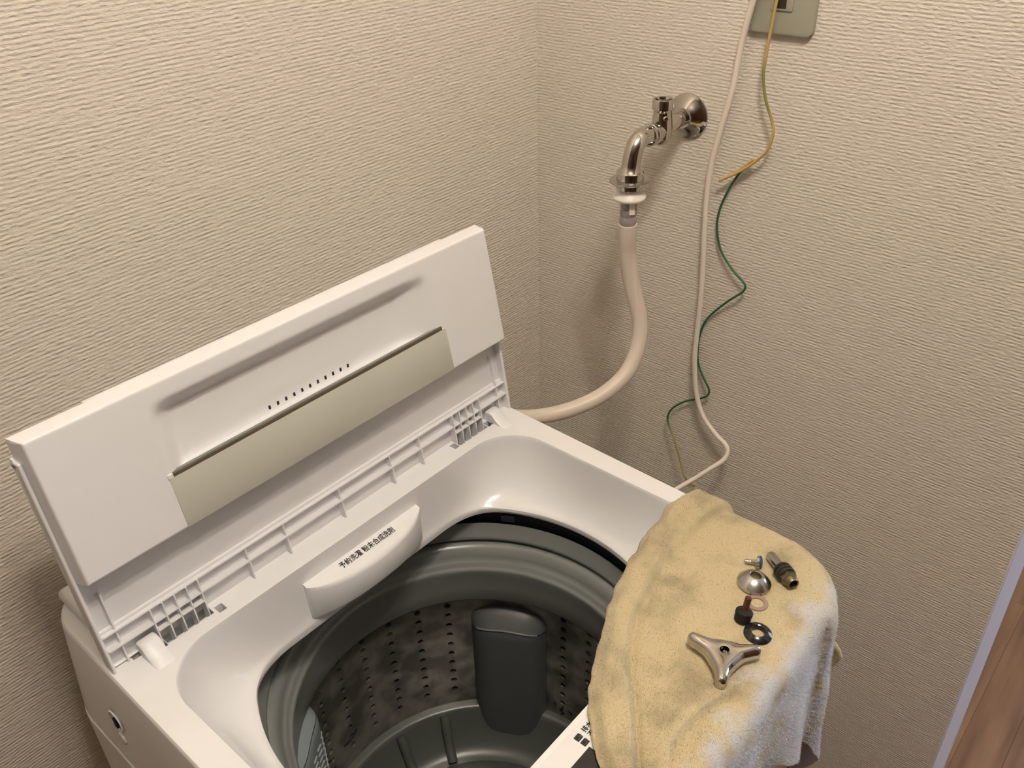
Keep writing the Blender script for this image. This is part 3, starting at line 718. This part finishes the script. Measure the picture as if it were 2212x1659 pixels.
for iso, z_ in ((-.0010, 0), (0, .0012), (0, .0062), (-.0006, .0088), (-.0018, .0106), (-.0034, .0116), (-.0048, .0119)):
    rg.append([Vector((hx + x, hy + y_, hz + z_)) for x, y_ in outline(iso)])
n = 150
for r_, z_ in ((.0046, .0122), (.0040, .0120), (.0038, .0020)):
    rg.append([Vector((hx + r_ * math.cos(2 * math.pi * k / n), hy + r_ * math.sin(2 * math.pi * k / n), hz + z_)) for k in range(n)])
th = mk('tap_handwheel', *loft(rg, capa=True), CHROME, None, ang=50); setp(th, 'three-armed chrome tap handwheel with a centre hole on the towel', 'handwheel')

def lying(name, label, cat_, p0, p1, prof_parts):
    """a turned piece lying on the towel along p0 -> p1 (axis), parts = (name, profile, material, seg)"""
    a = Vector(p0); b = Vector(p1); e = empty(name, (a + b) / 2); setp(e, label, cat_)
    for nm_, prof, m_, sg in prof_parts: mk(nm_, *lathe(prof, a, b - a, sg), m_, e, ang=30)
    return e
# spindle: long smooth stem, threaded nut and collar
z1 = tow(.470, -.382); z2 = tow(.455, -.402)
lying('tap_spindle', 'dull metal tap spindle with a ringed collar on the towel', 'tap part', (.4765, -.3735, z1 + .0052), (.4505, -.4105, z2 + .0078), [
    ('stem', [(.0001, 0), (.0030, .0004), (.0044, .0020), (.0048, .0045), (.0048, .0230), (.0050, .0240)], SATIN, 28),
    ('collar', [(.0050, .0215), (.0078, .0220), (.0086, .0235), (.0086, .0250), (.0074, .0256), (.0074, .0264), (.0088, .0272), (.0088, .0292), (.0076, .0300), (.0076, .0308), (.0088, .0316), (.0086, .0336), (.0070, .0342)], DARKM, 32),
    ('hex_nut', [(.0070, .0325), (.0078, .0332), (.0078, .0385), (.0066, .0398)], BRASS, 6),
    ('socket_end', [(.0064, .0390), (.0058, .0440), (.0052, .0450), (.0042, .0450), (.0040, .0440)], BRASS, 28),
    ('bore', [(.0042, .0446), (.0038, .0420), (.0001, .0415)], RUBBER, 28)])
z1 = tow(.459, -.366)
lying('handle_screw', 'small screw with a blue cap on the towel', 'screw', (.4555, -.3590, z1 + .0030), (.4600, -.3730, z1 + .0066), [
    ('shank', [(.0001, 0), (.0018, .0003), (.0021, .0012), (.0019, .002), (.0022, .003), (.0019, .004), (.0022, .005), (.0019, .006), (.0022, .007), (.0022, .0125)], SATIN, 18),
    ('head', [(.0022, .0115), (.0058, .0122), (.0062, .0135), (.0062, .0150)], SATIN, 30),
    ('blue_cap', [(.0057, .0146), (.0057, .0156), (.0050, .0160), (.0001, .0160)], BLUEPL, 30)])
bx, by = .4350, -.3792; bz = tow(bx, by) - .0008
bn = mk('bonnet_nut', *lathe([(.0146, 0), (.0155, .0012), (.0155, .0042), (.0146, .0052), (.0120, .0082), (.0088, .0108), (.0066, .0120), (.0056, .0122), (.0050, .0116), (.0048, .001), (.0140, .0004)], (bx, by, bz), (.06, -.05, 1), 56), SATIN, None, ang=28)
setp(bn, 'silver domed bonnet nut with a round hole on the towel', 'nut')
wx, wy = .4150, -.3930; wz = tow(wx, wy)
ws = mk('flat_washer', *lathe([(.0098, 0), (.0100, .0006), (.0098, .0016), (.0062, .0016), (.0060, .0010), (.0062, 0), (.0098, 0)], (wx, wy, wz - .0003), (.04, .02, 1), 48), FIBRE, None, ang=30)
setp(ws, 'flat grey-brown ring washer on the towel', 'washer')
px_, py_ = .3885, -.3920; pz_ = tow(px_, py_)
lying('valve_plug', 'red-brown stemmed valve plug standing on its black rubber head', 'tap part', (px_ + .0075, py_, pz_ + .0240), (px_, py_, pz_ - .0006), [
    ('stem', [(.0001, 0), (.0024, .0003), (.0030, .0012), (.0030, .0150)], BROWNPL, 20),
    ('flange', [(.0030, .0130), (.0070, .0142), (.0078, .0152), (.0078, .0176), (.0070, .0184)], RUBBER, 36),
    ('rubber_head', [(.0066, .0180), (.0073, .0188), (.0073, .0236), (.0066, .0252), (.0001, .0252)], RUBBER, 36)])
gx, gy = .3830, -.4103; gz = tow(gx, gy)
bg = mk('gland_ring', *lathe([(.0112, 0), (.0120, .0010), (.0122, .0024), (.0106, .0042), (.0078, .0056), (.0068, .0060), (.0060, .0056), (.0055, .0046), (.0055, .0006), (.0110, 0)], (gx, gy, gz - .0005), (-.05, -.05, 1), 52), BLKGLOSS, None, ang=28)
setp(bg, 'glossy black conical ring on the towel beside the chrome handwheel', 'ring')

# black lint threads stuck to the drum
for lab, pts in (('black crinkled lint thread right of the tall lint filter column', [(8.6, -.396), (8.0, -.400), (9.4, -.404), (7.6, -.409), (9.0, -.412)]),
                 ('short curved black lint thread beside the crinkled one', [(6.0, -.398), (4.6, -.400), (4.2, -.404)]),
                 ('short straight black lint thread between filter column and crinkled thread', [(12.2, -.395), (10.8, -.397)]),
                 ('long curved black lint thread low on the steel drum wall', [(101.5, -.372), (99.0, -.374), (96.2, -.372), (94.5, -.366)]),
                 ('hooked black lint thread beside the blue-grey lint filter', [(111.5, -.352), (110.8, -.362), (109.2, -.366)])):
    P = [Vector((CX + .1988 * math.cos(math.radians(a)), CY + .1988 * math.sin(math.radians(a)), z_)) for a, z_ in pts]
    o = mk('lint_thread', *tube(P, .0009, 6, 5), RUBBER); setp(o, lab, 'lint', 'black lint threads in the drum')

# ------------------------------------------------------------------ lift everything so that the floor is at z = 0
for o in sc.objects:
    if o.parent is None and o.type in {'MESH', 'EMPTY'}: o.location.z += ZD
